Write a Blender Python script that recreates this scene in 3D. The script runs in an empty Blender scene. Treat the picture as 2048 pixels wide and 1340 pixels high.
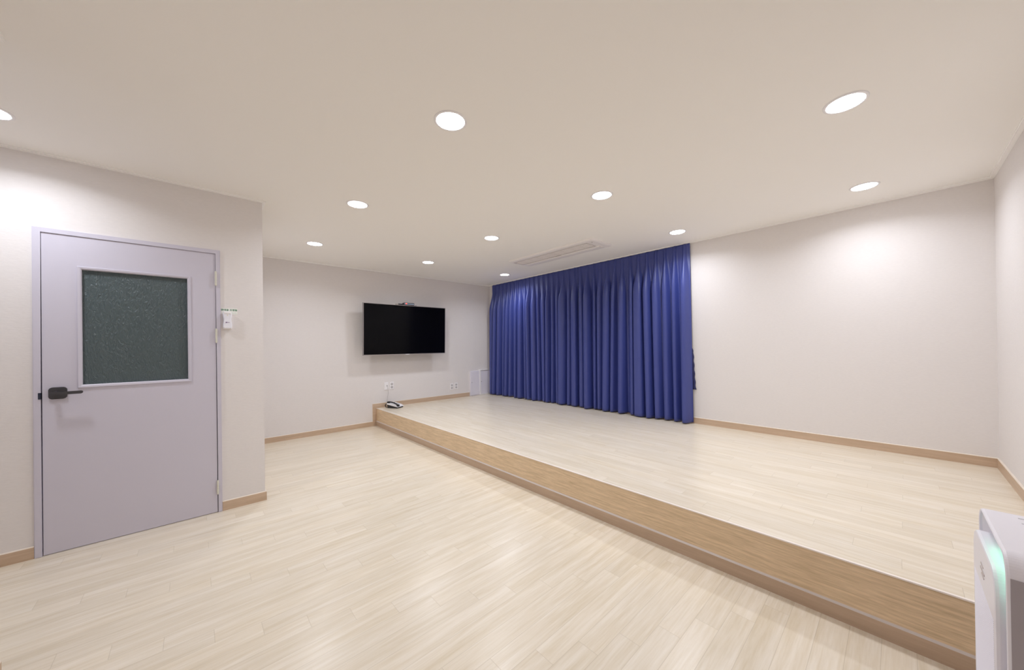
import bpy, bmesh, math, random
from mathutils import Matrix, Vector
random.seed(7)
SC = bpy.context.scene
COL = SC.collection

# ------------------------------------------------------------------ camera
yaw, pitch, roll = 0.829134, 0.003702, -0.013625
F = Vector((math.cos(yaw)*math.cos(pitch), math.sin(yaw)*math.cos(pitch), math.sin(pitch)))
Rt = F.cross(Vector((0, 0, 1))).normalized()
Up = Rt.cross(F)
cr, sr = math.cos(roll), math.sin(roll)
R2 = cr*Rt + sr*Up
U2 = -sr*Rt + cr*Up
cam_d = bpy.data.cameras.new('camera')
cam_d.sensor_width = 36.0
cam_d.sensor_fit = 'HORIZONTAL'
cam_d.lens = 698.84/2048*36
cam_d.shift_x = -7.16/2048
cam_d.shift_y = 17.76/2048
cam_d.clip_start = 0.02
cam = bpy.data.objects.new('camera', cam_d)
COL.objects.link(cam)
M = Matrix.Identity(4)
for i in range(3):
    M[i][0], M[i][1], M[i][2] = R2[i], U2[i], -F[i]
M[2][3] = 1.302
cam.matrix_world = M
SC.camera = cam

# ------------------------------------------------------------------ world, exposure
w = bpy.data.worlds.new('world')
SC.world = w
w.use_nodes = True
w.node_tree.nodes['Background'].inputs[0].default_value = (0.5, 0.55, 0.65, 1)
w.node_tree.nodes['Background'].inputs[1].default_value = 0.05
SC.view_settings.view_transform = 'Standard'
SC.view_settings.look = 'None'
SC.view_settings.gamma = 1
SC.view_settings.exposure = 0.93
SC.cycles.max_bounces = 16
SC.cycles.diffuse_bounces = 12
LAMP = 12.0          # radiance of the visible diffuser
BEAM_W = 3.6          # power of each downlight's beam
BEAM_SPREAD = 150
LAMP_COLOR = (0.94, 0.975, 1.05, 1)

# ------------------------------------------------------------------ room measures (metres)
H = 2.572      # ceiling
W = 4.638      # window wall  (plane x = W)
T = 5.861      # tv wall      (plane y = T)
D = 3.689      # door wall    (plane y = D)
P = 0.433      # end of the door wall
S = 2.2086     # stage front
HP = 0.287     # stage height
R = -0.530     # right wall   (plane y = R)
LX, LY = -0.588, 2.41   # corner of the left wall
XE = -2.3      # far end of the passage

# ------------------------------------------------------------------ materials
def mat(name, color, rough=0.5, spec=0.5, metal=0.0, **kw):
    m = bpy.data.materials.new(name)
    m.use_nodes = True
    b = m.node_tree.nodes['Principled BSDF']
    b.inputs['Base Color'].default_value = (*color, 1)
    b.inputs['Roughness'].default_value = rough
    b.inputs['Specular IOR Level'].default_value = spec
    b.inputs['Metallic'].default_value = metal
    for k, v in kw.items():
        b.inputs[k.replace('_', ' ')].default_value = v
    return m

def N(m, t, **kw):
    n = m.node_tree.nodes.new(t)
    for k, v in kw.items():
        setattr(n, k, v)
    return n

def L(m, a, b):
    m.node_tree.links.new(a, b)

def bsdf(m):
    return m.node_tree.nodes['Principled BSDF']

def noise_bump(m, scale, strength, dist=0.001, stretch=(1, 1, 1), detail=4, mottle=0.0):
    tc = N(m, 'ShaderNodeTexCoord')
    mp = N(m, 'ShaderNodeMapping'); mp.inputs['Scale'].default_value = stretch
    L(m, tc.outputs['Object'], mp.inputs['Vector'])
    nz = N(m, 'ShaderNodeTexNoise'); nz.inputs['Scale'].default_value = scale; nz.inputs['Detail'].default_value = detail
    L(m, mp.outputs[0], nz.inputs['Vector'])
    bp = N(m, 'ShaderNodeBump'); bp.inputs['Strength'].default_value = strength; bp.inputs['Distance'].default_value = dist
    L(m, nz.outputs['Fac'], bp.inputs['Height'])
    L(m, bp.outputs[0], bsdf(m).inputs['Normal'])
    if mottle:
        c = list(bsdf(m).inputs['Base Color'].default_value)
        mx = N(m, 'ShaderNodeMix', data_type='RGBA')
        mx.inputs['A'].default_value = [v*(1-mottle) for v in c[:3]]+[1]
        mx.inputs['B'].default_value = [min(1, v*(1+mottle)) for v in c[:3]]+[1]
        L(m, nz.outputs['Fac'], mx.inputs['Factor'])
        L(m, mx.outputs['Result'], bsdf(m).inputs['Base Color'])
    return m

WALLPAPER = noise_bump(mat('wallpaper', (0.775, 0.745, 0.735), 0.75, 0.25), 90, 0.35, 0.0012, (0.45, 0.45, 1.5), 6, 0.035)
CEILING = noise_bump(mat('ceiling_paper', (0.925, 0.91, 0.88), 0.8, 0.2), 60, 0.15, 0.0008)
TRIM = mat('ceiling_trim', (0.94, 0.93, 0.91), 0.35, 0.5)

def math_node(m, op, a=None, b=None):
    n = N(m, 'ShaderNodeMath', operation=op)
    for i, v in enumerate((a, b)):
        if v is None:
            continue
        if isinstance(v, (int, float)):
            n.inputs[i].default_value = v
        else:
            L(m, v, n.inputs[i])
    return n.outputs[0]

def wood(name, along, c_lo, c_hi, rough, fine=26, width=0.1, length=0.84, step=0.168, ox=0.0, oy=0.0, planks=True, grain=1.0, coat=0.0, seam=0.45, tone=1.0, stretch=1.0):
    """plank wood; along = 'x' or 'y' is the direction the boards run, across the other one (or z)"""
    m = mat(name, c_hi, rough, 0.5)
    tc = N(m, 'ShaderNodeTexCoord')
    sp = N(m, 'ShaderNodeSeparateXYZ')
    L(m, tc.outputs['Object'], sp.inputs[0])
    if along == 'x':
        u0, v0 = sp.outputs[0], sp.outputs[1]
    else:
        u0, v0 = sp.outputs[1], sp.outputs[0]
    u = math_node(m, 'ADD', u0, ox)
    v = math_node(m, 'ADD', v0, oy)
    vz = math_node(m, 'ADD', v, sp.outputs[2]) if not planks else v
    if planks:
        row = math_node(m, 'FLOOR', math_node(m, 'DIVIDE', v, width))
        us = math_node(m, 'ADD', u, math_node(m, 'MULTIPLY', row, step))
        pid = math_node(m, 'FLOOR', math_node(m, 'DIVIDE', us, length))
        rnd = N(m, 'ShaderNodeTexWhiteNoise', noise_dimensions='2D')
        cb = N(m, 'ShaderNodeCombineXYZ')
        L(m, row, cb.inputs[0]); L(m, pid, cb.inputs[1])
        L(m, cb.outputs[0], rnd.inputs['Vector'])
        seed = rnd.outputs['Value']
        # seams
        fv = math_node(m, 'FRACT', math_node(m, 'DIVIDE', v, width))
        fu = math_node(m, 'FRACT', math_node(m, 'DIVIDE', us, length))
        dv = math_node(m, 'MULTIPLY', math_node(m, 'MINIMUM', fv, math_node(m, 'SUBTRACT', 1, fv)), width)
        du = math_node(m, 'MULTIPLY', math_node(m, 'MINIMUM', fu, math_node(m, 'SUBTRACT', 1, fu)), length)
        d = math_node(m, 'MINIMUM', dv, du)
        sm = N(m, 'ShaderNodeMapRange'); sm.inputs['From Min'].default_value = 0.0003; sm.inputs['From Max'].default_value = 0.0016
        sm.inputs['To Min'].default_value = 1; sm.inputs['To Max'].default_value = 0
        L(m, d, sm.inputs['Value'])
    else:
        seed = None
    gv = N(m, 'ShaderNodeCombineXYZ')
    L(m, math_node(m, 'MULTIPLY', u, 1.6*stretch), gv.inputs[0])
    L(m, math_node(m, 'MULTIPLY', vz, fine), gv.inputs[1])
    if seed is not None:
        L(m, math_node(m, 'MULTIPLY', seed, 37), gv.inputs[2])
    n1 = N(m, 'ShaderNodeTexNoise'); n1.inputs['Scale'].default_value = 1.0; n1.inputs['Detail'].default_value = 6; n1.inputs['Roughness'].default_value = 0.6; n1.inputs['Distortion'].default_value = 0.35
    L(m, gv.outputs[0], n1.inputs['Vector'])
    n2 = N(m, 'ShaderNodeTexNoise'); n2.inputs['Scale'].default_value = 5.0; n2.inputs['Detail'].default_value = 4
    L(m, gv.outputs[0], n2.inputs['Vector'])
    g = math_node(m, 'ADD', math_node(m, 'MULTIPLY', n1.outputs['Fac'], 0.7), math_node(m, 'MULTIPLY', n2.outputs['Fac'], 0.3))
    cr_ = N(m, 'ShaderNodeValToRGB')
    cr_.color_ramp.elements[0].position = 0.5-0.17/grain; cr_.color_ramp.elements[0].color = (*c_lo, 1)
    cr_.color_ramp.elements[1].position = 0.5+0.12/grain; cr_.color_ramp.elements[1].color = (*c_hi, 1)
    L(m, g, cr_.inputs[0])
    out = cr_.outputs[0]
    if seed is not None:
        hs = N(m, 'ShaderNodeHueSaturation')
        L(m, out, hs.inputs['Color'])
        L(m, math_node(m, 'ADD', math_node(m, 'MULTIPLY', seed, 0.10*tone), 1-0.05*tone), hs.inputs['Value'])
        mx = N(m, 'ShaderNodeMix', data_type='RGBA')
        L(m, math_node(m, 'MULTIPLY', sm.outputs[0], seam), mx.inputs['Factor'])
        L(m, hs.outputs[0], mx.inputs['A'])
        mx.inputs['B'].default_value = (c_lo[0]*0.55, c_lo[1]*0.52, c_lo[2]*0.48, 1)
        out = mx.outputs['Result']
        bp = N(m, 'ShaderNodeBump'); bp.inputs['Strength'].default_value = 0.25; bp.inputs['Distance'].default_value = 0.0006
        L(m, math_node(m, 'SUBTRACT', math_node(m, 'MULTIPLY', g, 0.35), sm.outputs[0]), bp.inputs['Height'])
        L(m, bp.outputs[0], bsdf(m).inputs['Normal'])
    L(m, out, bsdf(m).inputs['Base Color'])
    if coat:
        bsdf(m).inputs['Coat Weight'].default_value = coat
        bsdf(m).inputs['Coat Roughness'].default_value = 0.12
    return m

OAK_LO, OAK_HI = (0.66, 0.57, 0.425), (0.81, 0.745, 0.64)
FLOOR = wood('pale_oak_floor_boards', 'x', OAK_LO, OAK_HI, 0.28, tone=0.6, seam=0.35, ox=-0.558+0.84*4+0.168*18, oy=-0.06+5.0-0.0, step=0.168, grain=0.9)
DECK = wood('pale_oak_stage_boards', 'y', OAK_LO, OAK_HI, 0.28, tone=0.6, seam=0.35, ox=-0.352+0.83*4, oy=0.0, length=0.83, step=-0.165, grain=0.9)
RISER = wood('oak_riser_sheet', 'y', (0.54, 0.40, 0.24), (0.84, 0.655, 0.45), 0.45, fine=85, planks=False, grain=0.9, stretch=3.0)
SKIRT = wood('oak_skirting', 'y', (0.46, 0.335, 0.235), (0.56, 0.42, 0.31), 0.45, planks=False, grain=0.9)
BASE_Y = wood('oak_baseboard_lengthwise', 'y', (0.50, 0.36, 0.25), (0.61, 0.46, 0.335), 0.42, planks=False)
BASE_X = wood('oak_baseboard_crosswise', 'x', (0.50, 0.36, 0.25), (0.61, 0.46, 0.335), 0.42, planks=False)
CAP = mat('baseboard_cap_edge', (0.80, 0.72, 0.62), 0.4)
LIP = mat('pale_plastic_edge', (0.90, 0.83, 0.78), 0.3)
DOORPAINT = noise_bump(mat('lavender_grey_paint', (0.61, 0.59, 0.68), 0.42, 0.4), 200, 0.05, 0.0005)
SEAL = mat('dark_door_seal', (0.03, 0.03, 0.045), 0.7)
BLACKMETAL = mat('matt_black_metal', (0.05, 0.047, 0.052), 0.38, 0.5)
HINGE = mat('cream_metal_hinge', (0.70, 0.69, 0.60), 0.35, 0.5)
WHITE = mat('white_plastic', (0.88, 0.87, 0.89), 0.35, 0.5)
WARMWHITE = mat('off_white_plastic', (0.86, 0.83, 0.82), 0.4, 0.4)
PANELW = mat('white_painted_steel', (0.80, 0.78, 0.86), 0.4, 0.5)
GREY = mat('grey_plastic', (0.30, 0.29, 0.29), 0.5)
DARK = mat('black_plastic', (0.012, 0.012, 0.014), 0.35)
BEZEL = mat('silver_bezel', (0.42, 0.38, 0.38), 0.35, 0.5, 0.6)
SCREEN = mat('black_glossy_screen', (0.002, 0.002, 0.003), 0.14, 0.10)
GREEN = mat('green_print', (0.0, 0.20, 0.09), 0.6)
PURPLE = mat('purple_print', (0.22, 0.10, 0.25), 0.5)
PAPER = mat('white_sticker', (0.85, 0.86, 0.82), 0.5)
BRASS = mat('key_metal', (0.35, 0.33, 0.30), 0.4, 0.5, 0.8)

def emit(name, color, strength):
    m = mat(name, color[:3], 0.4)
    bsdf(m).inputs['Emission Color'].default_value = color
    bsdf(m).inputs['Emission Strength'].default_value = strength
    return m
LAMPLIT = emit('lit_led_diffuser', LAMP_COLOR, LAMP)
MINT = emit('mint_led_glow', (0.25, 1.0, 0.55, 1), 3.5)
BLUELED = emit('pale_blue_led', (0.55, 0.75, 1.0, 1), 2.2)
REDLED = emit('red_led', (1.0, 0.08, 0.06, 1), 1.2)

# obscured glass with a slanting ripple
GLASS = mat('rippled_obscured_glass', (0.105, 0.145, 0.155), 0.32, 0.55)
bsdf(GLASS).inputs['Transmission Weight'].default_value = 0.25
_tc = N(GLASS, 'ShaderNodeTexCoord'); _mp = N(GLASS, 'ShaderNodeMapping')
_mp.inputs['Rotation'].default_value = (0, math.radians(35), 0); _mp.inputs['Scale'].default_value = (60, 60, 22)
L(GLASS, _tc.outputs['Object'], _mp.inputs['Vector'])
_n = N(GLASS, 'ShaderNodeTexNoise'); _n.inputs['Scale'].default_value = 1.3; _n.inputs['Detail'].default_value = 5; _n.inputs['Distortion'].default_value = 1.2
L(GLASS, _mp.outputs[0], _n.inputs['Vector'])
_b = N(GLASS, 'ShaderNodeBump'); _b.inputs['Strength'].default_value = 0.55; _b.inputs['Distance'].default_value = 0.03
L(GLASS, _n.outputs['Fac'], _b.inputs['Height']); L(GLASS, _b.outputs[0], bsdf(GLASS).inputs['Normal'])
CLEAR = mat('window_glass', (0.8, 0.85, 0.85), 0.05, 0.5); bsdf(CLEAR).inputs['Transmission Weight'].default_value = 0.9

# blue blackout cloth, satin weave
CLOTH = mat('royal_blue_satin_cloth', (0.042, 0.060, 0.262), 0.42, 0.65)
bsdf(CLOTH).inputs['Sheen Weight'].default_value = 0.08
bsdf(CLOTH).inputs['Sheen Roughness'].default_value = 0.4
bsdf(CLOTH).inputs['Sheen Tint'].default_value = (0.55, 0.6, 1.0, 1)
noise_bump(CLOTH, 160, 0.10, 0.0006, (1, 0.35, 1.2), 3, 0.06)
CLOTHD = mat('navy_lining_cloth', (0.02, 0.022, 0.10), 0.6)

# ------------------------------------------------------------------ mesh helpers
def obj(name, bm, m, parent=None, smooth=False, loc=(0, 0, 0)):
    me = bpy.data.meshes.new(name)
    bmesh.ops.recalc_face_normals(bm, faces=bm.faces[:])
    bm.to_mesh(me); bm.free()
    if smooth:
        for p_ in me.polygons:
            p_.use_smooth = True
    o = bpy.data.objects.new(name, me)
    if m is not None:
        me.materials.append(m)
    COL.objects.link(o)
    o.location = loc
    if parent is not None:
        o.parent = parent
    return o

def box(bm, x0, x1, y0, y1, z0, z1, bev=0.0, seg=2, xf=None):
    r = bmesh.ops.create_cube(bm, size=1)
    vs = r['verts']
    for v in vs:
        v.co = Vector(((x0+x1)/2+v.co.x*(x1-x0), (y0+y1)/2+v.co.y*(y1-y0), (z0+z1)/2+v.co.z*(z1-z0)))
    if bev:
        es = {e for v in vs for e in v.link_edges}
        r2 = bmesh.ops.bevel(bm, geom=list(es), offset=bev, segments=seg, profile=0.5, affect='EDGES')
        vs = r2['verts'] if False else vs
    return bm

def BM(*boxes):
    bm = bmesh.new()
    for b in boxes:
        box(bm, *b[:6], **(b[6] if len(b) > 6 else {}))
    return bm

def cyl(bm, r, h, loc=(0, 0, 0), axis='z', seg=32, r2=None):
    mt = Matrix.Translation(loc)
    if axis == 'x':
        mt = mt @ Matrix.Rotation(math.pi/2, 4, 'Y')
    if axis == 'y':
        mt = mt @ Matrix.Rotation(math.pi/2, 4, 'X')
    bmesh.ops.create_cone(bm, cap_ends=True, segments=seg, radius1=r, radius2=r if r2 is None else r2, depth=h, matrix=mt)
    return bm

def lathe(bm, prof, seg=48):
    rings = []
    for r, z in prof:
        if r < 1e-6:
            rings.append([bm.verts.new((0, 0, z))])
        else:
            rings.append([bm.verts.new((r*math.cos(2*math.pi*i/seg), r*math.sin(2*math.pi*i/seg), z)) for i in range(seg)])
    for a, b in zip(rings, rings[1:]):
        for i in range(seg):
            j = (i+1) % seg
            if len(a) == 1 and len(b) == 1:
                continue
            if len(a) == 1:
                bm.faces.new((a[0], b[i], b[j]))
            elif len(b) == 1:
                bm.faces.new((a[i], a[j], b[0]))
            else:
                bm.faces.new((a[i], a[j], b[j], b[i]))
    return bm

def prism(bm, pts, axis, a, b):
    """extrude a 2D outline between a and b along an axis"""
    def mk(p, t):
        if axis == 'y':
            return (p[0], t, p[1])
        if axis == 'x':
            return (t, p[0], p[1])
        return (p[0], p[1], t)
    lo = [bm.verts.new(mk(p, a)) for p in pts]
    hi = [bm.verts.new(mk(p, b)) for p in pts]
    n = len(pts)
    bm.faces.new(lo[::-1]); bm.faces.new(hi)
    for i in range(n):
        bm.faces.new((lo[i], lo[(i+1) % n], hi[(i+1) % n], hi[i]))
    return bm

def rrect(x0, x1, z0, z1, r, seg=8, rb=None):
    """rounded rectangle outline; rb = radius of the lower corners"""
    rb = r if rb is None else rb
    pts = []
    for cx, cz, a0, rr in ((x1-r, z1-r, 0, r), (x0+r, z1-r, 90, r), (x0+rb, z0+rb, 180, rb), (x1-rb, z0+rb, 270, rb)):
        for i in range(seg+1):
            a = math.radians(a0+90*i/seg)
            pts.append((cx+rr*math.cos(a), cz+rr*math.sin(a)))
    return pts

def tube(bm, pts, r, seg=8):
    pts = [Vector(p) for p in pts]
    rings = []
    for i, p in enumerate(pts):
        t = (pts[min(i+1, len(pts)-1)]-pts[max(i-1, 0)]).normalized()
        a = t.cross(Vector((0, 0, 1)) if abs(t.z) < 0.9 else Vector((1, 0, 0))).normalized()
        b = t.cross(a)
        rings.append([bm.verts.new(p+r*(math.cos(2*math.pi*k/seg)*a+math.sin(2*math.pi*k/seg)*b)) for k in range(seg)])
    for A, B in zip(rings, rings[1:]):
        for k in range(seg):
            bm.faces.new((A[k], A[(k+1) % seg], B[(k+1) % seg], B[k]))
    bm.faces.new(rings[0][::-1]); bm.faces.new(rings[-1])
    return bm

def struct(name, bm, m, parent=None, smooth=False):
    o = obj(name, bm, m, parent, smooth)
    if parent is None:
        o['kind'] = 'structure'
    return o

def thing(name, label, cat, loc=(0, 0, 0), group=None):
    o = bpy.data.objects.new(name, None)
    o.empty_display_size = 0.1
    COL.objects.link(o)
    o.location = loc
    tag(o, label, cat, group)
    return o

def tag(o, label, cat, group=None):
    o['label'] = label
    o['category'] = cat
    if group:
        o['group'] = group
    return o

def ngrid(xs, ys, fn):
    bm = bmesh.new()
    g = [[bm.verts.new(fn(x, y)) for y in ys] for x in xs]
    for i in range(len(xs)-1):
        for j in range(len(ys)-1):
            bm.faces.new((g[i][j], g[i+1][j], g[i+1][j+1], g[i][j+1]))
    return bm

# ------------------------------------------------------------------ room shell
TH = 0.12
struct('floor', BM((XE-TH, S+0.3, R-TH, T+TH, -0.1, 0.0)), FLOOR)
struct('ceiling', BM((XE-TH, W+0.25, R-TH, T+TH, H, H+0.1)), CEILING)
# door wall with the door opening
FX0, FX1, FZ = -0.757, 0.1505, 2.096
struct('wall_door', BM((XE, FX0+0.01, D, D+TH, 0, H), (FX1-0.01, P, D, D+TH, 0, H), (FX0+0.01, FX1-0.01, D, D+TH, FZ-0.01, H)), WALLPAPER)
struct('wall_partition', BM((P-TH, P, D+TH, T, 0, H)), WALLPAPER)
struct('wall_tv', BM((P-TH, W+0.2, T, T+TH, 0, H)), WALLPAPER)
# window wall, opening hidden by the curtain
WY0, WY1, WZ0, WZ1 = 1.83, 5.55, 0.72, 2.30
struct('wall_window', BM((W, W+0.2, R-TH, WY0, 0, H), (W, W+0.2, WY1, T, 0, H), (W, W+0.2, WY0, WY1, 0, WZ0), (W, W+0.2, WY0, WY1, WZ1, H)), WALLPAPER)
struct('wall_right', BM((LX, W, R-TH, R, 0, H)), WALLPAPER)
struct('wall_left', BM((XE, LX, R-TH, LY, 0, H)), WALLPAPER)
struct('wall_passage', BM((XE-TH, XE, R-TH, D+TH, 0, H)), WALLPAPER)
# window frame and panes
wroot = bpy.data.objects.new('window_1', None); COL.objects.link(wroot); wroot.location = (W+0.12, (WY0+WY1)/2, WZ0); wroot['kind'] = 'structure'
bm = bmesh.new()
hw = (WY1-WY0)/2; hh = WZ1-WZ0
for a in (-hw, -0.03, hw-0.06):
    box(bm, -0.03, 0.03, a, a+0.06, 0, hh)
box(bm, -0.03, 0.03, -hw, hw, 0, 0.06); box(bm, -0.03, 0.03, -hw, hw, hh-0.06, hh)
obj('window_frame', bm, WHITE, wroot)
for a, b in ((-hw+0.06, -0.03), (0.03, hw-0.06)):
    obj('pane', BM((-0.004, 0.004, a, b, 0.06, hh-0.06)), CLEAR, wroot)

# ceiling trims (slim moulding with a small step)
def trim_run(name, p0, p1, nrm, proj=0.023, z0=2.558):
    """moulding along a wall from p0 to p1, nrm = direction into the room"""
    bm = bmesh.new()
    d = Vector((p1[0]-p0[0], p1[1]-p0[1], 0)); n = Vector((*nrm, 0))
    prof = [(0, z0), (proj, z0), (proj, z0+0.005), (proj+0.004, z0+0.006), (proj+0.004, H), (0, H)]
    A = [bm.verts.new(Vector((p0[0], p0[1], z))+n*q) for q, z in prof]
    B = [bm.verts.new(Vector((p1[0], p1[1], z))+n*q) for q, z in prof]
    for i in range(len(prof)):
        j = (i+1) % len(prof)
        bm.faces.new((A[i], A[j], B[j], B[i]))
    bm.faces.new(A[::-1]); bm.faces.new(B)
    return struct(name, bm, TRIM)
trim_run('trim_1', (XE, D), (P+0.024, D), (0, -1))
trim_run('trim_2', (P, D-0.0), (P, T), (1, 0))
trim_run('trim_3', (P+0.024, T), (W-0.05, T), (0, -1))
trim_run('trim_4', (W, R), (W, T), (-1, 0), 0.045, 2.561)
trim_run('trim_5', (LX, R), (W-0.05, R), (0, 1))
trim_run('trim_6', (LX, R+0.024), (LX, LY+0.024), (1, 0))
trim_run('trim_7', (XE, LY), (LX, LY), (0, 1))

# baseboards: board + paler rounded cap
BH = 0.078
def base_run(name, p0, p1, nrm, z=0.0, m=BASE_X, t=0.010):
    d = Vector((p1[0]-p0[0], p1[1]-p0[1], 0)); n = Vector((*nrm, 0))
    def run(prof, mm, nm, par):
        bm = bmesh.new()
        A = [bm.verts.new(Vector((p0[0], p0[1], z+q[1]))+n*q[0]) for q in prof]
        B = [bm.verts.new(Vector((p1[0], p1[1], z+q[1]))+n*q[0]) for q in prof]
        for i in range(len(prof)):
            j = (i+1) % len(prof)
            bm.faces.new((A[i], A[j], B[j], B[i]))
        bm.faces.new(A[::-1]); bm.faces.new(B)
        return obj(nm, bm, mm, par)
    o = run([(0, 0), (t, 0), (t, BH-0.005), (0, BH-0.005)], m, name, None)
    o['kind'] = 'structure'
    run([(0, BH-0.005), (t, BH-0.005), (t*0.7, BH-0.001), (0, BH)], CAP, 'cap', o)
    return o
base_run('baseboard_door', (FX1+0.001, D), (P+0.010, D), (0, -1))
base_run('baseboard_passage', (XE, D), (FX0-0.001, D), (0, -1))
base_run('baseboard_partition', (P, D), (P, T), (1, 0), m=BASE_Y)
base_run('baseboard_tv', (P+0.01, T), (2.146, T), (0, -1))
base_run('baseboard_window', (W, R), (W, T-0.05), (-1, 0), HP, BASE_Y)
base_run('baseboard_right', (S, R), (W-0.01, R), (0, 1), HP)
base_run('baseboard_left', (LX, R), (LX, LY+0.01), (1, 0), m=BASE_Y)
base_run('baseboard_corner', (XE, LY), (LX, LY), (0, 1))
# board stepping up beside the stage
bm = bmesh.new()
prism(bm, [(2.146, 0), (S, 0), (S, HP), (4.08, HP), (4.08, HP+BH-0.005), (2.146, HP+BH-0.005)], 'y', T-0.010, T)
o = struct('baseboard_stage', bm, BASE_X)
obj('cap', BM((2.1445, 4.08, T-0.010, T, HP+BH-0.005, HP+BH), (2.1435, 2.146, T-0.010, T, BH, HP+BH)), CAP, o)

# ------------------------------------------------------------------ stage platform
st = thing('stage_platform', 'low raised wooden stage with pale oak boards running below the blue curtains', 'stage', (S, 0, 0))
def loc_box(*b):
    return (b[0]-S, b[1]-S, *b[2:])
deck = obj('deck', BM(loc_box(S+0.002, W-0.0003, R+0.0003, T-0.0003, HP-0.02, HP)), DECK, None)
# deck keeps world texture coordinates
deck.data.transform(Matrix.Translation((S, 0, 0))); deck.parent = st; deck.matrix_parent_inverse = Matrix.Translation((-S, 0, 0))
obj('riser', BM(loc_box(S, S+0.02, R+0.0003, T-0.0003, 0, HP-0.006)), RISER, st)
obj('nosing', BM(loc_box(S-0.004, S+0.009, R+0.0003, T-0.0105, HP-0.006, HP+0.0015, dict(bev=0.0015))), LIP, st)
sk = obj('skirting', BM(loc_box(S-0.010, S, R+0.0003, T-0.0105, 0, BH-0.006)), SKIRT, st)
bm = bmesh.new()
prism(bm, [(-0.010, BH-0.006), (0, BH-0.006), (0, BH+0.002)], 'y', R+0.0003, T-0.0105)
obj('skirting_cap', bm, mat('pale_grey_skirting_cap', (0.66, 0.60, 0.57), 0.4), sk)
obj('floor_hatch', BM(loc_box(4.035, 4.56, 5.40, T-0.06, HP, HP+0.0025, dict(bev=0.001))), DECK, None).data.transform(Matrix.Translation((S, 0, 0)))
hb = bpy.data.objects['floor_hatch']; hb.parent = st; hb.matrix_parent_inverse = Matrix.Translation((-S, 0, 0))

# ------------------------------------------------------------------ door
dr = bpy.data.objects.new('door_1', None); COL.objects.link(dr); dr.location = (FX0, D, 0); dr['kind'] = 'structure'
def dx(x): return x-FX0
LX0, LX1, LZ0, LZ1 = -0.7225, 0.1215, 0.004, 2.066
bm = bmesh.new()
fy0, fy1 = -0.014, 0.10
prism(bm, [(dx(FX0), 0), (dx(-0.7265), 0), (dx(-0.7265), 2.0695), (dx(0.1255), 2.0695), (dx(0.1255), 0), (dx(FX1), 0), (dx(FX1), FZ), (dx(FX0), FZ)], 'y', fy0, fy1)
bmesh.ops.bevel(bm, geom=[e for e in bm.edges if all(abs(v.co.y-fy0) < 1e-5 for v in e.verts)], offset=0.003, segments=2, affect='EDGES')
fr = obj('door_frame', bm, DOORPAINT, dr)
obj('door_stop', BM((dx(-0.7265), dx(-0.7125), 0.036, 0.06, 0, 2.0695), (dx(0.1115), dx(0.1255), 0.036, 0.06, 0, 2.0695), (dx(-0.7125), dx(0.1115), 0.036, 0.06, 2.055, 2.0695)), SEAL, fr)
obj('strike_plate', BM((dx(-0.7375), dx(-0.7262), -0.0165, 0.01, 0.998, 1.040, dict(bev=0.002))), mat('dark_blue_strike', (0.02, 0.025, 0.05), 0.3), fr)
# leaf with glazed opening
GX0, GX1, GZ0, GZ1 = -0.5625, -0.039, 1.073, 1.8515
ly0, ly1 = -0.007, 0.034
bm = BM((dx(LX0), dx(GX0), ly0, ly1, LZ0, LZ1), (dx(GX1), dx(LX1), ly0, ly1, LZ0, LZ1), (dx(GX0), dx(GX1), ly0, ly1, LZ0, GZ0), (dx(GX0), dx(GX1), ly0, ly1, GZ1, LZ1))
bmesh.ops.remove_doubles(bm, verts=bm.verts, dist=1e-5)
leaf = obj('door_leaf', bm, DOORPAINT, dr)
bm = bmesh.new()
bw = 0.016
ox0, ox1, oz0, oz1 = dx(GX0)-bw, dx(GX1)+bw, GZ0-bw, GZ1+bw
brs = []
gi = 0.004
for ins, yy in ((0, ly0), (0, ly0-0.005), (0.003, ly0-0.008), (bw-0.002, ly0-0.006), (bw+gi, ly0-0.001), (bw+gi, ly0+0.016)):
    brs.append([bm.verts.new((a, yy, b)) for a, b in ((ox0+ins, oz0+ins), (ox1-ins, oz0+ins), (ox1-ins, oz1-ins), (ox0+ins, oz1-ins))])
for A, B in zip(brs, brs[1:]):
    for i in range(4):
        j = (i+1) % 4
        bm.faces.new((A[i], A[j], B[j], B[i]))
obj('glazing_bead', bm, DOORPAINT, leaf)
obj('glass_pane', BM((dx(GX0)+0.001, dx(GX1)-0.001, 0.010, 0.016, GZ0+0.001, GZ1-0.001)), GLASS, leaf)
# lever handle
hb_ = obj('handle', prism(bmesh.new(), rrect(dx(-0.697), dx(-0.622), 0.994, 1.070, 0.018), 'y', ly0-0.011, ly0), BLACKMETAL, leaf)
bm = bmesh.new()
cyl(bm, 0.0125, 0.045, (dx(-0.668), ly0-0.030, 1.034), 'y', 24)
prism(bm, rrect(dx(-0.684), dx(-0.548), 1.0245, 1.0435, 0.009), 'y', ly0-0.066, ly0-0.052)
obj('lever', bm, BLACKMETAL, hb_)
for i, (a, b) in enumerate(((1.813, 1.922), (1.356, 1.464), (0.150, 0.254))):
    bm = bmesh.new()
    for q in range(5):
        z0 = a+(b-a)*q/5
        cyl(bm, 0.0068, (b-a)/5-0.001, (dx(0.1235), -0.019, z0+(b-a)/10), 'z', 16)
    cyl(bm, 0.004, (b-a)+0.008, (dx(0.1235), -0.019, (a+b)/2), 'z', 12)
    box(bm, dx(0.118), dx(0.129), -0.017, -0.0075, a, b)
    obj('hinge', bm, HINGE, leaf)
# dark corridor beyond the door
struct('wall_corridor', BM((-1.2, 0.3, D+0.9, D+1.0, 0, H)), WALLPAPER)

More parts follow.
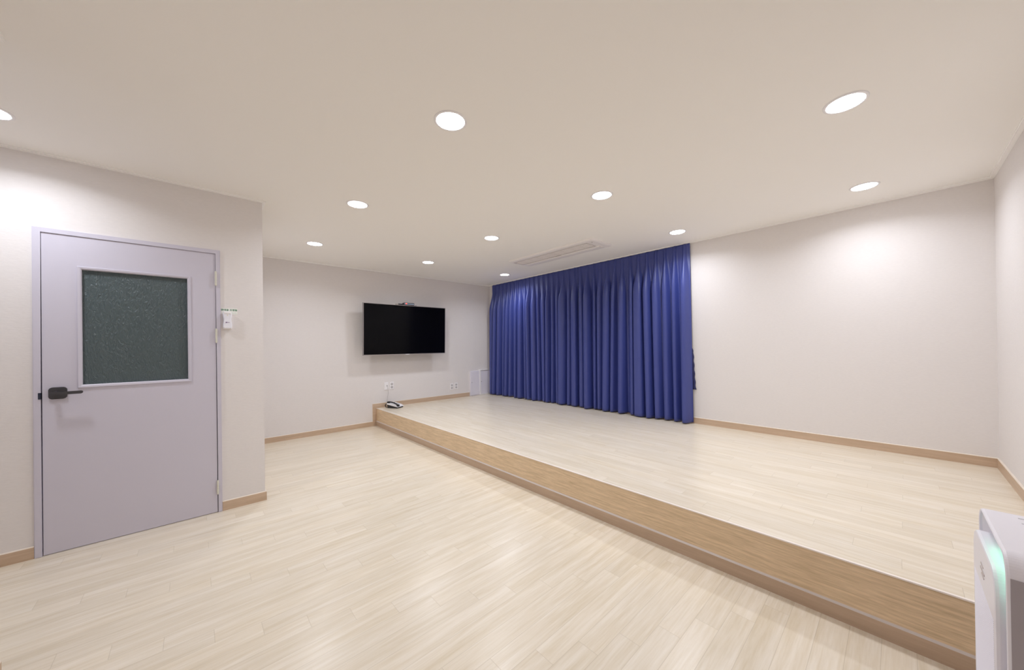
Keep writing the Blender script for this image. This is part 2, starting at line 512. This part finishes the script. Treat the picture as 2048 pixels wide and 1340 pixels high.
# ------------------------------------------------------------------ downlights
def make_downlight(x, y, label):
    t = thing('ceiling_downlight', label, 'ceiling light', (x, y, H), 'round recessed ceiling downlights')
    bm = bmesh.new()
    lathe(bm, [(0.092, 0.0), (0.092, -0.002), (0.088, -0.005), (0.080, -0.006), (0.0775, -0.004), (0.0775, 0.0), (0.092, 0.0)], 48)
    obj('trim_ring', bm, WHITE, t, True)
    bm = bmesh.new()
    lathe(bm, [(0.0, -0.0035), (0.076, -0.0035), (0.0772, -0.0005), (0.0, -0.0005)], 48)
    obj('diffuser', bm, LAMPLIT, t)
    ld = bpy.data.lights.new('beam', 'AREA')
    ld.shape = 'DISK'; ld.size = 0.15; ld.energy = BEAM_W; ld.spread = math.radians(BEAM_SPREAD)
    ld.color = LAMP_COLOR[:3]
    lo = bpy.data.objects.new('beam', ld); COL.objects.link(lo); lo.parent = t; lo.location = (0, 0, -0.0045)
    return t
# positions follow the regular 1.5 m grid of the room
lamps = [
    (1.070, 1.686, 'lit round downlight in the ceiling, the large one nearest the viewer left of centre'),
    (1.070, 3.218, 'lit round downlight in the left row, above and right of the partition corner'),
    (1.080, 4.775, 'lit round downlight at far end of left row, up and left of the television'),
    (2.566, 0.171, 'lit round downlight showing as the largest stretched ellipse at upper right'),
    (2.566, 1.686, 'lit round downlight in the middle row, above the right end of the air conditioner'),
    (2.585, 3.218, 'lit round downlight in the middle row, just left of the ceiling air conditioner'),
    (2.600, 4.770, 'lit round downlight at the far end of the middle row, directly above the television'),
    (4.072, 0.167, 'lit round downlight beside the plain right wall, small ellipse near the right corner'),
    (4.072, 1.680, 'lit round downlight next to the top right end of the blue curtains'),
    (4.105, 4.745, 'smallest lit round downlight, by the far corner above the left end of the curtains'),
    (-0.800, 3.200, 'lit round downlight cut by the left edge of the photo above the grey door'),
]
proto = None
for i, (x, y, lab) in enumerate(lamps):
    if proto is None:
        proto = make_downlight(x, y, lab)
    else:
        r_ = proto.copy(); COL.objects.link(r_); r_.location = (x, y, H); r_['label'] = lab
        for ch in proto.children:
            c_ = ch.copy(); COL.objects.link(c_); c_.parent = r_

# ------------------------------------------------------------------ ceiling air conditioner
AX0, AX1, AY0, AY1 = 3.49, 3.955, 2.44, 3.965
ac = thing('air_conditioner', 'long white one-way air conditioner set into the ceiling beside the blue curtains', 'air conditioner', ((AX0+AX1)/2, (AY0+AY1)/2, H))
cx_, cy_ = (AX1-AX0)/2, (AY1-AY0)/2
bm = bmesh.new()
rings = []
for ins, z in ((0.0, 0.0), (0.002, -0.008), (0.010, -0.015), (0.030, -0.022), (0.036, -0.0225)):
    rings.append([bm.verts.new((p[0], p[1], z)) for p in rrect(-cx_+ins, cx_-ins, -cy_+ins, cy_-ins, 0.05, 8)])
for A, B in zip(rings, rings[1:]):
    for i in range(len(A)):
        j = (i+1) % len(A)
        bm.faces.new((A[i], A[j], B[j], B[i]))
bm.faces.new(rings[-1]); bm.faces.new(rings[0][::-1])
obj('cover_panel', bm, WARMWHITE, ac, False)
# intake grille on the room side
bm = bmesh.new()
gx0, gx1, gy0, gy1 = -cx_+0.075, 0.035, -cy_+0.13, cy_-0.06
fr_ = 0.006
for b in ((gx0, gx1, gy0, gy0+fr_), (gx0, gx1, gy1-fr_, gy1), (gx0, gx0+fr_, gy0, gy1), (gx1-fr_, gx1, gy0, gy1)):
    box(bm, b[0], b[1], b[2], b[3], -0.0265, -0.022)
obj('grille_frame', bm, mat('grille_edge_grey', (0.56, 0.52, 0.50), 0.5), ac)
bm = bmesh.new()
nsl = 9
for i in range(nsl):
    a = gx0+fr_+(gx1-gx0-2*fr_)*i/nsl
    box(bm, a+0.002, a+0.010, gy0+fr_, gy1-fr_, -0.0252, -0.0222)
for i in range(1, 9):
    b = gy0+(gy1-gy0)*i/9
    box(bm, gx0+fr_, gx1-fr_, b-0.002, b+0.002, -0.0248, -0.0222)
obj('intake_grille', bm, mat('grille_grey_beige', (0.79, 0.75, 0.73), 0.5), ac)
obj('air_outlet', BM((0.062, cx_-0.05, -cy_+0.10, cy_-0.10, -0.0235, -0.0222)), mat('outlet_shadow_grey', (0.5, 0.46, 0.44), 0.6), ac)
bm = bmesh.new()
prism(bm, [(0.066, -0.0232), (0.070, -0.029), (0.11, -0.033), (cx_-0.053, -0.026), (cx_-0.053, -0.0232)], 'y', -cy_+0.102, cy_-0.102)
obj('louver', bm, WARMWHITE, ac)
bm = bmesh.new()
cyl(bm, 0.006, 0.003, (-0.13, -cy_+0.07, -0.0235))
obj('receiver_eye', bm, GREY, ac)
obj('indicator_light', cyl(bmesh.new(), 0.004, 0.003, (-0.10, cy_-0.045, -0.0235)), GREY, ac)
obj('badge', BM((0.045, 0.052, -0.05, 0.05, -0.024, -0.022)), GREY, ac)

# ------------------------------------------------------------------ curtains
def curtain_bm(ya, yb, n, seed, ztop, zbot, x0, amp_top=0.034, amp_low=0.118, per=26, slant=0.0):
    rd = random.Random(seed)
    cen = [0.5+rd.uniform(-0.12, 0.12) for _ in range(n+1)]
    al = [rd.uniform(0.65, 1.1) for _ in range(n+1)]
    wl = [rd.choice((0.17, 0.20, 0.23, 0.26, 0.36)) for _ in range(n+1)]
    if seed == 11:
        wl[0] = 0.40; al[0] = 0.75; cen[0] = 0.5
    dr_ = [rd.uniform(-1, 1) for _ in range(n+1)]
    ph = [rd.uniform(0, 6.28) for _ in range(6)]
    p = (yb-ya)/n
    nz = 70
    ts = [ (k/nz)**1.25 for k in range(nz+1)]
    ss = [k/(n*per) for k in range(n*per+1)]
    def fn(s, t):
        q = s*n
        # folds merge and drift on the way down
        k = min(int(q), n-1); f = q-k
        hang = min(1, max(0, (t-0.03)/0.22)); hang = hang*hang*(3-2*hang)
        pinch = min(1, t/0.012)
        e = math.sin(math.pi*s) if True else 0
        w_ = 0.13*(1-hang)+wl[k]*hang
        A_ = amp_top*(1-hang)+amp_low*al[k]*hang*(0.75+0.35*t)
        c = 0.5*(1-hang)+cen[k]*hang
        g = math.exp(-(abs(f-c)/w_)**(2+1.0*hang+(1.5*hang if w_ > 0.3 else 0)))
        edge = min(1, f/0.12, (1-f)/0.12); edge = edge*edge*(3-2*edge)
        g = g*edge
        # three finger pleat in the heading
        tri = 0.0
        if t < 0.07:
            tri = 0.006*math.cos((f-0.5)*2*math.pi*7)*math.exp(-((f-0.5)/0.16)**2)*(1-t/0.07)
        low = 0.010*math.sin(q*2.1+ph[0]+t*1.3)*hang+0.006*math.sin(q*6.3*1.31+ph[1]+t*2.0)*hang
        d = A_*g*(0.35+0.65*pinch)+tri+low+0.010
        bulge = 0.19*p*math.sin(2*math.pi*(f-0.5))*hang*min(1, al[k])
        drift = (0.35*p*math.sin(s*9+ph[2])*t+0.25*p*dr_[k]*0.0)*math.sin(math.pi*s)
        y = ya+(yb-ya)*s+bulge+drift+slant*t*(1-s)
        z = ztop+(zbot-ztop)*t
        if t > 0.999:
            z += 0.004*math.sin(q*1.7+ph[3])
        if 0.965 < t < 0.975:
            d -= 0.002
        return (x0-max(0.004, d), y, z)
    return ngrid(ss, ts, fn)

def make_curtain(name, args, label, cat='curtain'):
    bm = curtain_bm(**args)
    o = obj(name, bm, CLOTH, None, True)
    sm_ = o.modifiers.new('thickness', 'SOLIDIFY'); sm_.thickness = 0.0015; sm_.offset = 0
    tag(o, label, cat)
    return o
make_curtain('curtain', dict(ya=1.752, yb=3.500, n=14, seed=5, ztop=2.5595, zbot=HP+0.016, x0=W-0.018, slant=-0.018),
             'royal blue pleated curtain hanging to the stage, right half next to the plain wall')
make_curtain('curtain', dict(ya=3.503, yb=5.735, n=19, seed=11, ztop=2.5595, zbot=HP+0.016, x0=W-0.018, amp_low=0.118),
             'royal blue pleated curtain hanging to the stage, left half reaching the television wall corner')
# inner layer that peeks out behind the right edge
bm = bmesh.new()
zs = [0.714+(1.245-0.714)*i/24 for i in range(25)]
def inner(u, z):
    tt = (z-0.714)/(1.245-0.714)
    e = 1.706+0.030*tt**0.6+0.004*math.sin(z*60)
    if tt > 0.93:
        e += (tt-0.93)*0.35
    y = e+(2.2-e)*u
    return (W-0.010-0.004*abs(math.sin(u*30)), y, z)
bm = ngrid([i/20 for i in range(21)], zs, inner)
o = obj('inner_curtain', bm, CLOTHD, None, True)
o.modifiers.new('thickness', 'SOLIDIFY').thickness = 0.003
tag(o, 'strip of dark navy inner curtain peeking out behind the right edge of the blue curtain', 'curtain')

# ------------------------------------------------------------------ television
tilt = math.radians(2.0)
tv = thing('television', 'large wall-mounted flat black television with a thin silver edge', 'television', (2.668, T, 1.172))
TWd, THt = 1.47, 0.832
def tvx(o):
    o.location = (0, -0.212, 0); o.rotation_euler = (tilt, 0, 0)
    return o
body = tvx(obj('housing', BM((-TWd/2, TWd/2, 0.0, 0.028, 0, THt, dict(bev=0.003)), (-0.42, 0.42, 0.026, 0.055, 0.06, 0.55, dict(bev=0.01))), DARK, tv))
bm = bmesh.new()
e = 0.008
for b in ((-TWd/2, -TWd/2+e, 0, THt), (TWd/2-e, TWd/2, 0, THt), (-TWd/2, TWd/2, 0, e), (-TWd/2, TWd/2, THt-e, THt)):
    box(bm, b[0]-0.0005, b[1]+0.0005, -0.004, 0.012, b[2]-0.0005, b[3]+0.0005, 0.001)
tvx(obj('bezel', bm, BEZEL, tv))
tvx(obj('screen', BM((-TWd/2+e, TWd/2-e, -0.0025, 0.001, e, THt-e)), SCREEN, tv))
tvx(obj('badge', BM((-0.035, 0.035, -0.0055, -0.003, -0.006, 0.006)), mat('pale_badge', (0.7, 0.68, 0.72), 0.3), tv))
bm = BM((-0.22, 0.22, -0.015, 0.0, 0.20, 0.56), (-0.03, 0.03, -0.17, -0.01, 0.30, 0.36), (-0.03, 0.03, -0.17, -0.01, 0.42, 0.48), (-0.25, 0.25, -0.172, -0.150, 0.25, 0.50))
obj('wall_bracket', bm, DARK, tv)
sh = tvx(obj('top_shelf', BM((-0.20, 0.17, -0.004, 0.085, THt, THt+0.006, dict(bev=0.002)), (-0.16, -0.075, 0.0, 0.02, THt+0.005, THt+0.022, dict(bev=0.003))), DARK, tv))
obj('light_end_piece', BM((-0.205, -0.165, -0.004, 0.03, THt+0.006, THt+0.014)), mat('tan_plastic', (0.45, 0.40, 0.32), 0.5), sh)
# media player standing on the shelf
sp_z = 1.172+THt*math.cos(tilt)+0.0075
sp_y = T-0.212-THt*math.sin(tilt)+0.035
mp_ = thing('media_player', 'small grey set-top box with a red light, lying on top of the television', 'set-top box', (2.668+0.03, sp_y, sp_z))
obj('case', prism(bmesh.new(), rrect(-0.095, 0.095, 0.001, 0.038, 0.010), 'y', -0.03, 0.03), mat('dark_grey_case', (0.055, 0.05, 0.06), 0.3), mp_)
obj('front_panel', BM((-0.085, 0.088, -0.033, -0.0295, 0.009, 0.026, dict(bev=0.001))), mat('pale_blue_grey_panel', (0.30, 0.38, 0.48), 0.2), mp_)
obj('red_light', BM((-0.062, -0.040, -0.0350, -0.0325, 0.014, 0.028)), REDLED, mp_)

# ------------------------------------------------------------------ wall plates
def plate(xc, zc, label, cat, kind):
    t = thing('wall_socket' if kind == 's' else 'phone_jack', label, cat, (xc, T, zc))
    if kind == 's':
        t['group'] = 'white double wall sockets'
    ob = obj('cover_plate', BM((-0.0365, 0.0365, -0.009, 0, -0.0645, 0.0645, dict(bev=0.003))), WHITE, t)
    if kind == 's':
        for z in (0.026, -0.026):
            bm = bmesh.new()
            cyl(bm, 0.021, 0.004, (0, -0.0085, z), 'y', 32)
            s_ = obj('socket_outlet', bm, mat('socket_recess', (0.55, 0.53, 0.54), 0.4) if 'socket_recess' not in bpy.data.materials else bpy.data.materials['socket_recess'], t)
            bm = bmesh.new()
            for a in (-0.0095, 0.0095):
                cyl(bm, 0.0028, 0.003, (a, -0.0105, z), 'y', 12)
            obj('pin_hole', bm, DARK, s_)
    else:
        obj('jack', BM((0.004, 0.018, -0.0125, -0.0085, -0.006, 0.014, dict(bev=0.001))), GREY, t)
    return t
plate(2.3805, 0.639, 'white telephone jack plate on the wall with the phone cable plugged in', 'phone jack', 'j')
plate(2.4745, 0.639, 'white double wall socket right beside the telephone jack, under the television', 'wall socket', 's')
plate(3.668, 0.514, 'white double wall socket, left one of the pair near the white access panels', 'wall socket', 's')
plate(3.766, 0.518, 'white double wall socket, right one of the pair near the white access panels', 'wall socket', 's')

# ------------------------------------------------------------------ white cabinet panels in the corner
pz = HP+0.0025
t = thing('access_panel', 'plain flat white access panel, the left and lower of two beside the curtain', 'access panel', (4.205, T, pz))
obj('panel_body', BM((-0.112, 0.112, -0.030, 0, 0, 0.498, dict(bev=0.002))), PANELW, t)
obj('panel_door', BM((-0.098, 0.104, -0.0335, -0.029, 0.012, 0.486, dict(bev=0.001))), PANELW, t)
obj('lock', cyl(bmesh.new(), 0.006, 0.004, (-0.080, -0.0350, 0.27), 'y', 16), BRASS, t)
t = thing('access_panel', 'white framed access panel with inset door, the right and taller of two beside the curtain', 'access panel', (4.455, T, pz))
bm = bmesh.new()
w2, h2 = 0.137, 0.518
for b in ((-w2, -w2+0.026, 0, h2), (w2-0.018, w2, 0, h2), (-w2+0.026, w2-0.018, 0, 0.02), (-w2+0.026, w2-0.018, h2-0.018, h2)):
    box(bm, b[0], b[1], -0.048, 0, b[2], b[3], 0.0015)
obj('panel_frame', bm, WHITE, t)
obj('panel_door', BM((-w2+0.027, w2-0.019, -0.036, -0.012, 0.022, h2-0.024, dict(bev=0.001))), PANELW, t)
obj('lock', cyl(bmesh.new(), 0.007, 0.005, (-w2+0.046, -0.0375, 0.27), 'y', 16), BRASS, t)

# ------------------------------------------------------------------ desk phone on the stage
PHX, PHY = 2.453, 5.680
ph_ = thing('desk_telephone', 'white and black desk telephone lying on the stage corner by the wall', 'telephone', (PHX, PHY, HP+0.002))
ph_.rotation_euler = (0, 0, math.radians(30))
bm = bmesh.new()
prism(bm, [(-0.098, 0.0), (0.095, 0.0), (0.098, 0.052), (0.085, 0.056), (-0.098, 0.016)], 'x', -0.078, 0.084)
bmesh.ops.bevel(bm, geom=bm.edges[:], offset=0.002, segments=1, affect='EDGES')
obj('base', bm, DARK, ph_)
bm = bmesh.new()
prism(bm, [(-0.112, 0.018), (0.088, 0.058), (0.104, 0.062), (0.100, 0.080), (0.070, 0.078), (-0.060, 0.046), (-0.112, 0.024)], 'x', -0.086, 0.090)
bmesh.ops.bevel(bm, geom=bm.edges[:], offset=0.0025, segments=2, affect='EDGES')
obj('faceplate', bm, WHITE, ph_)
bm = bmesh.new()
for i in range(3):
    for j in range(4):
        x_, y_ = 0.010+0.020*i, -0.045+0.018*j
        zz = 0.046+(y_+0.060)*0.246
        box(bm, x_-0.007, x_+0.007, y_-0.006, y_+0.006, zz-0.002, zz+0.0035)
obj('keypad', bm, mat('pale_grey_keys', (0.50, 0.49, 0.52), 0.4), ph_)
obj('display', BM((0.005, 0.062, 0.040, 0.068, 0.073, 0.079, dict(bev=0.001))), GREY, ph_)
bm = bmesh.new()
hs_pts = [(-0.052, 0.088-0.185*u, 0.098-0.046*u+0.012*math.sin(u*math.pi)) for u in [i/14 for i in range(15)]]
tube(bm, hs_pts, 0.0105, 10)
for p_ in (hs_pts[0], hs_pts[-1]):
    box(bm, p_[0]-0.020, p_[0]+0.020, p_[1]-0.020, p_[1]+0.020, p_[2]-0.022, p_[2]+0.008, 0.007)
obj('handset', bm, DARK, ph_, True)
bm = bmesh.new()
tube(bm, [(-0.062-0.030*u+0.004*math.sin(u*60), 0.100+0.030*math.sin(u*3.0)+0.004*math.cos(u*60), 0.080-0.066*u) for u in [i/60 for i in range(61)]], 0.005, 6)
obj('coiled_cord', bm, DARK, ph_, True)
# cable from the jack to the phone
bm = bmesh.new()
pts = []
for i in range(33):
    u = i/32
    z = 0.642-(0.642-HP-0.05)*u
    pts.append((2.392+0.010*math.sin(u*5.5)+0.004*u, T-0.017-0.012*math.sin(u*math.pi)-0.075*max(0, u-0.85)/0.15, z))
tube(bm, pts, 0.0022, 6)
tag(obj('phone_cable', bm, mat('pale_grey_cable', (0.42, 0.39, 0.38), 0.5), None, True), 'thin pale grey cable dangling from the telephone jack down to the desk telephone', 'cable')

# ------------------------------------------------------------------ sticker and emergency lamp beside the door
stk = thing('wall_sticker', 'small white sticker with green Korean print on the wall beside the door', 'sticker', (0.2078, D, 1.611))
obj('paper', BM((-0.050, 0.050, -0.0012, -0.0002, -0.0255, 0.0255)), PAPER, stk)
def text(name, body, size, m, parent, loc, rot=(math.pi/2, 0, 0), sx=1.0):
    cu = bpy.data.curves.new(name, 'FONT'); cu.body = body; cu.size = size; cu.align_x = 'CENTER'; cu.align_y = 'CENTER'; cu.extrude = 0.0003
    cu.offset = size*0.012
    tmp = bpy.data.objects.new(name+'_tmp', cu); COL.objects.link(tmp)
    dg = bpy.context.evaluated_depsgraph_get()
    me = bpy.data.meshes.new_from_object(tmp.evaluated_get(dg))
    bpy.data.objects.remove(tmp)
    o = bpy.data.objects.new(name, me); COL.objects.link(o)
    me.materials.clear(); me.materials.append(m)
    o.parent = parent; o.location = loc; o.rotation_euler = rot; o.scale = (sx, 1, 1)
    return o
text('green_lettering', '휴대용 조명등', 0.018, GREEN, stk, (-0.002, -0.0016, 0.009))
bm = bmesh.new()
for i in range(14):
    box(bm, 0.006+i*0.0028, 0.0074+i*0.0028, -0.0018, -0.001, -0.0145, -0.0125)
obj('fine_print', bm, mat('pale_green_print', (0.25, 0.50, 0.38), 0.6), stk)

el = thing('emergency_flashlight', 'white waisted plastic emergency torch in a holder on the wall beside the door', 'flashlight', (0.193, D, 1.472))
def waist(k, y):
    # outline half width over the height
    pts = []
    n_ = 20
    hb2 = 0.130
    for i in range(n_+1):
        v = i/n_
        hwid = (0.0285-0.0045*math.sin(math.pi*min(1, max(0, (v-0.15)/0.7)))**2)*k
        rr = 0.9
        if v < 0.08:
            hwid *= 0.80+0.20*math.sqrt(max(0, 1-(1-v/0.08)**2))
        if v > 0.92:
            hwid *= 0.72+0.28*math.sqrt(max(0, 1-((v-0.92)/0.08)**2))
        pts.append((hwid, v*hb2))
    return [(a, y, b) for a, b in pts]+[(-a, y, b) for a, b in pts[::-1]]
bm = bmesh.new()
rings = []
for k, y in ((0.98, 0), (1.0, -0.012), (1.0, -0.026), (0.93, -0.036), (0.80, -0.040)):
    rings.append([bm.verts.new((p[0], p[1], 0.065+(p[2]-0.065)*(0.93+0.07*k))) for p in waist(k, y)])
for A, B in zip(rings, rings[1:]):
    for i in range(len(A)):
        j = (i+1) % len(A)
        bm.faces.new((A[i], A[j], B[j], B[i]))
bm.faces.new(rings[0]); bm.faces.new(rings[-1][::-1])
obj('body', bm, mat('bluish_white_plastic', (0.86, 0.87, 0.95), 0.35), el, False)
obj('wall_holder', BM((-0.026, 0.026, -0.032, -0.001, -0.006, 0.014, dict(bev=0.004))), WHITE, el)
obj('head_cap', BM((-0.024, 0.024, -0.043, -0.006, 0.112, 0.134, dict(bev=0.006))), WHITE, el)
obj('indicator', cyl(bmesh.new(), 0.0045, 0.002, (0, -0.0405, 0.104), 'y', 16), mat('cream_indicator', (0.8, 0.76, 0.62), 0.3), el)
bm = bmesh.new()
for x_, w_, h_ in ((-0.0105, 0.0035, 0.0075), (-0.006, 0.0035, 0.0075), (-0.0015, 0.002, 0.006), (0.004, 0.004, 0.002), (0.009, 0.003, 0.004)):
    box(bm, x_-w_/2, x_+w_/2, -0.0412, -0.0398, 0.046-h_/2, 0.046+h_/2)
obj('purple_logo', bm, PURPLE, el)

# ------------------------------------------------------------------ air purifier, bottom right
PX0, PX1, PYF, PYB, PZ = 1.366, 1.762, -0.162, -0.500, 0.800
pu = thing('air_purifier', 'white air purifier with mint glowing recess standing in front of the stage at lower right', 'air purifier', ((PX0+PX1)/2, (PYF+PYB)/2, 0))
ax, ay = (PX0+PX1)/2, (PYF+PYB)/2
x0, x1, yf, yb = PX0-ax, PX1-ax, PYF-ay, PYB-ay
out = rrect(x0, x1, 0.02, PZ, 0.052, 12, 0.03)
inn = rrect(x0+0.009, x1-0.009, 0.03, PZ-0.008, 0.045, 12, 0.024)
deep = rrect(x0+0.030, x1-0.030, 0.05, PZ-0.034, 0.035, 12, 0.02)
bm = bmesh.new()
def ring(pts, y): return [bm.verts.new((p[0], y, p[1])) for p in pts]
def scaled(pts, d):
    cx2, cz2 = (x0+x1)/2, (0.02+PZ)/2
    return [((p[0]-cx2)*(1-d/0.2)+cx2, (p[1]-cz2)*(1-d/0.4)+cz2) for p in pts]
rs = [ring(scaled(out, 0.012), yb), ring(scaled(out, 0.003), yb+0.006), ring(out, yb+0.02), ring(out, yf-0.006), ring(scaled(out, 0.0012), yf-0.0015), ring(scaled(out, 0.0035), yf),
      ring(inn, yf-0.001), ring(inn, yf-0.006), ring(deep, yf-0.045)]
for A, B in zip(rs, rs[1:]):
    for i in range(len(A)):
        j = (i+1) % len(A)
        bm.faces.new((A[i], A[j], B[j], B[i]))
bm.faces.new(rs[0]); bm.faces.new(rs[-1][::-1])
PUW = mat('pale_lilac_white_plastic', (0.82, 0.81, 0.88), 0.38, 0.5)
body = obj('body', bm, PUW, pu, False)
# side cheek below the seam, its shading put into the grey colour
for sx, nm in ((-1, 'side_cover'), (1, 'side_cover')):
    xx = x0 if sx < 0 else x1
    obj(nm, BM((min(xx, xx+sx*0.0012), max(xx, xx+sx*0.0012), yb+0.02, yf-0.006, 0.05, PZ-0.046)), mat('shaded_side_grey', (0.40, 0.37, 0.40), 0.5) if 'shaded_side_grey' not in bpy.data.materials else bpy.data.materials['shaded_side_grey'], pu)
# floating front panel
fpts = rrect(x0+0.026, x1-0.030, 0.06, 0.745, 0.060, 12, 0.02)
bm = bmesh.new()
def ring2(d, y):
    cx2, cz2 = (x0+x1)/2, 0.40
    return [bm.verts.new(((p[0]-cx2)*(1-d/0.17)+cx2, y, (p[1]-cz2)*(1-d/0.34)+cz2)) for p in fpts]
rs = [ring2(0.006, yf-0.044), ring2(0.001, yf-0.03), ring2(0, yf+0.006), ring2(0.0012, yf+0.0115), ring2(0.004, yf+0.013)]
for A, B in zip(rs, rs[1:]):
    for i in range(len(A)):
        j = (i+1) % len(A)
        bm.faces.new((A[i], A[j], B[j], B[i]))
bm.faces.new(rs[0]); bm.faces.new(rs[-1][::-1])
fpn = obj('front_panel', bm, PUW, pu, False)
bm = bmesh.new()
z_ = 0.10
while z_ < 0.62:
    box(bm, x0+0.046, x1-0.050, yf+0.0126, yf+0.0136, z_, z_+0.0022)
    z_ += 0.0052
obj('grille_ribs', bm, PUW, fpn)
bm = bmesh.new()
box(bm, -0.030, 0.030, yf+0.0128, yf+0.0145, 0.672, 0.677)
box(bm, -0.022, 0.018, yf+0.0128, yf+0.0140, 0.660, 0.664)
box(bm, -0.012, 0.026, yf+0.0128, yf+0.0140, 0.685, 0.689)
obj('badge', bm, mat('beige_badge', (0.50, 0.44, 0.42), 0.4), fpn)
# led strip tucked under the top edge of the recess
obj('led_strip', BM((x0+0.045, x0+0.20, yf-0.043, yf-0.036, PZ-0.052, PZ-0.046)), MINT, pu)
obj('led_strip', BM((x0+0.030, x0+0.036, yf-0.043, yf-0.036, PZ-0.16, PZ-0.07)), MINT, pu)
# control icons on the top
ICON = mat('faint_grey_print', (0.50, 0.50, 0.55), 0.4)
for i in range(6):
    xx = x1-0.075-0.042*i
    obj('control_icon', BM((xx-0.0025, xx+0.0025, yf-0.100, yf-0.060, PZ-0.0005, PZ+0.0006)), ICON, pu)
    if i in (0, 1):
        obj('blue_light', cyl(bmesh.new(), 0.0055, 0.0012, (xx, yf-0.128, PZ+0.0006), 'z', 16), BLUELED, pu)
obj('foot', BM((x0+0.05, x1-0.05, yb+0.05, yf-0.05, 0, 0.022)), GREY, pu)
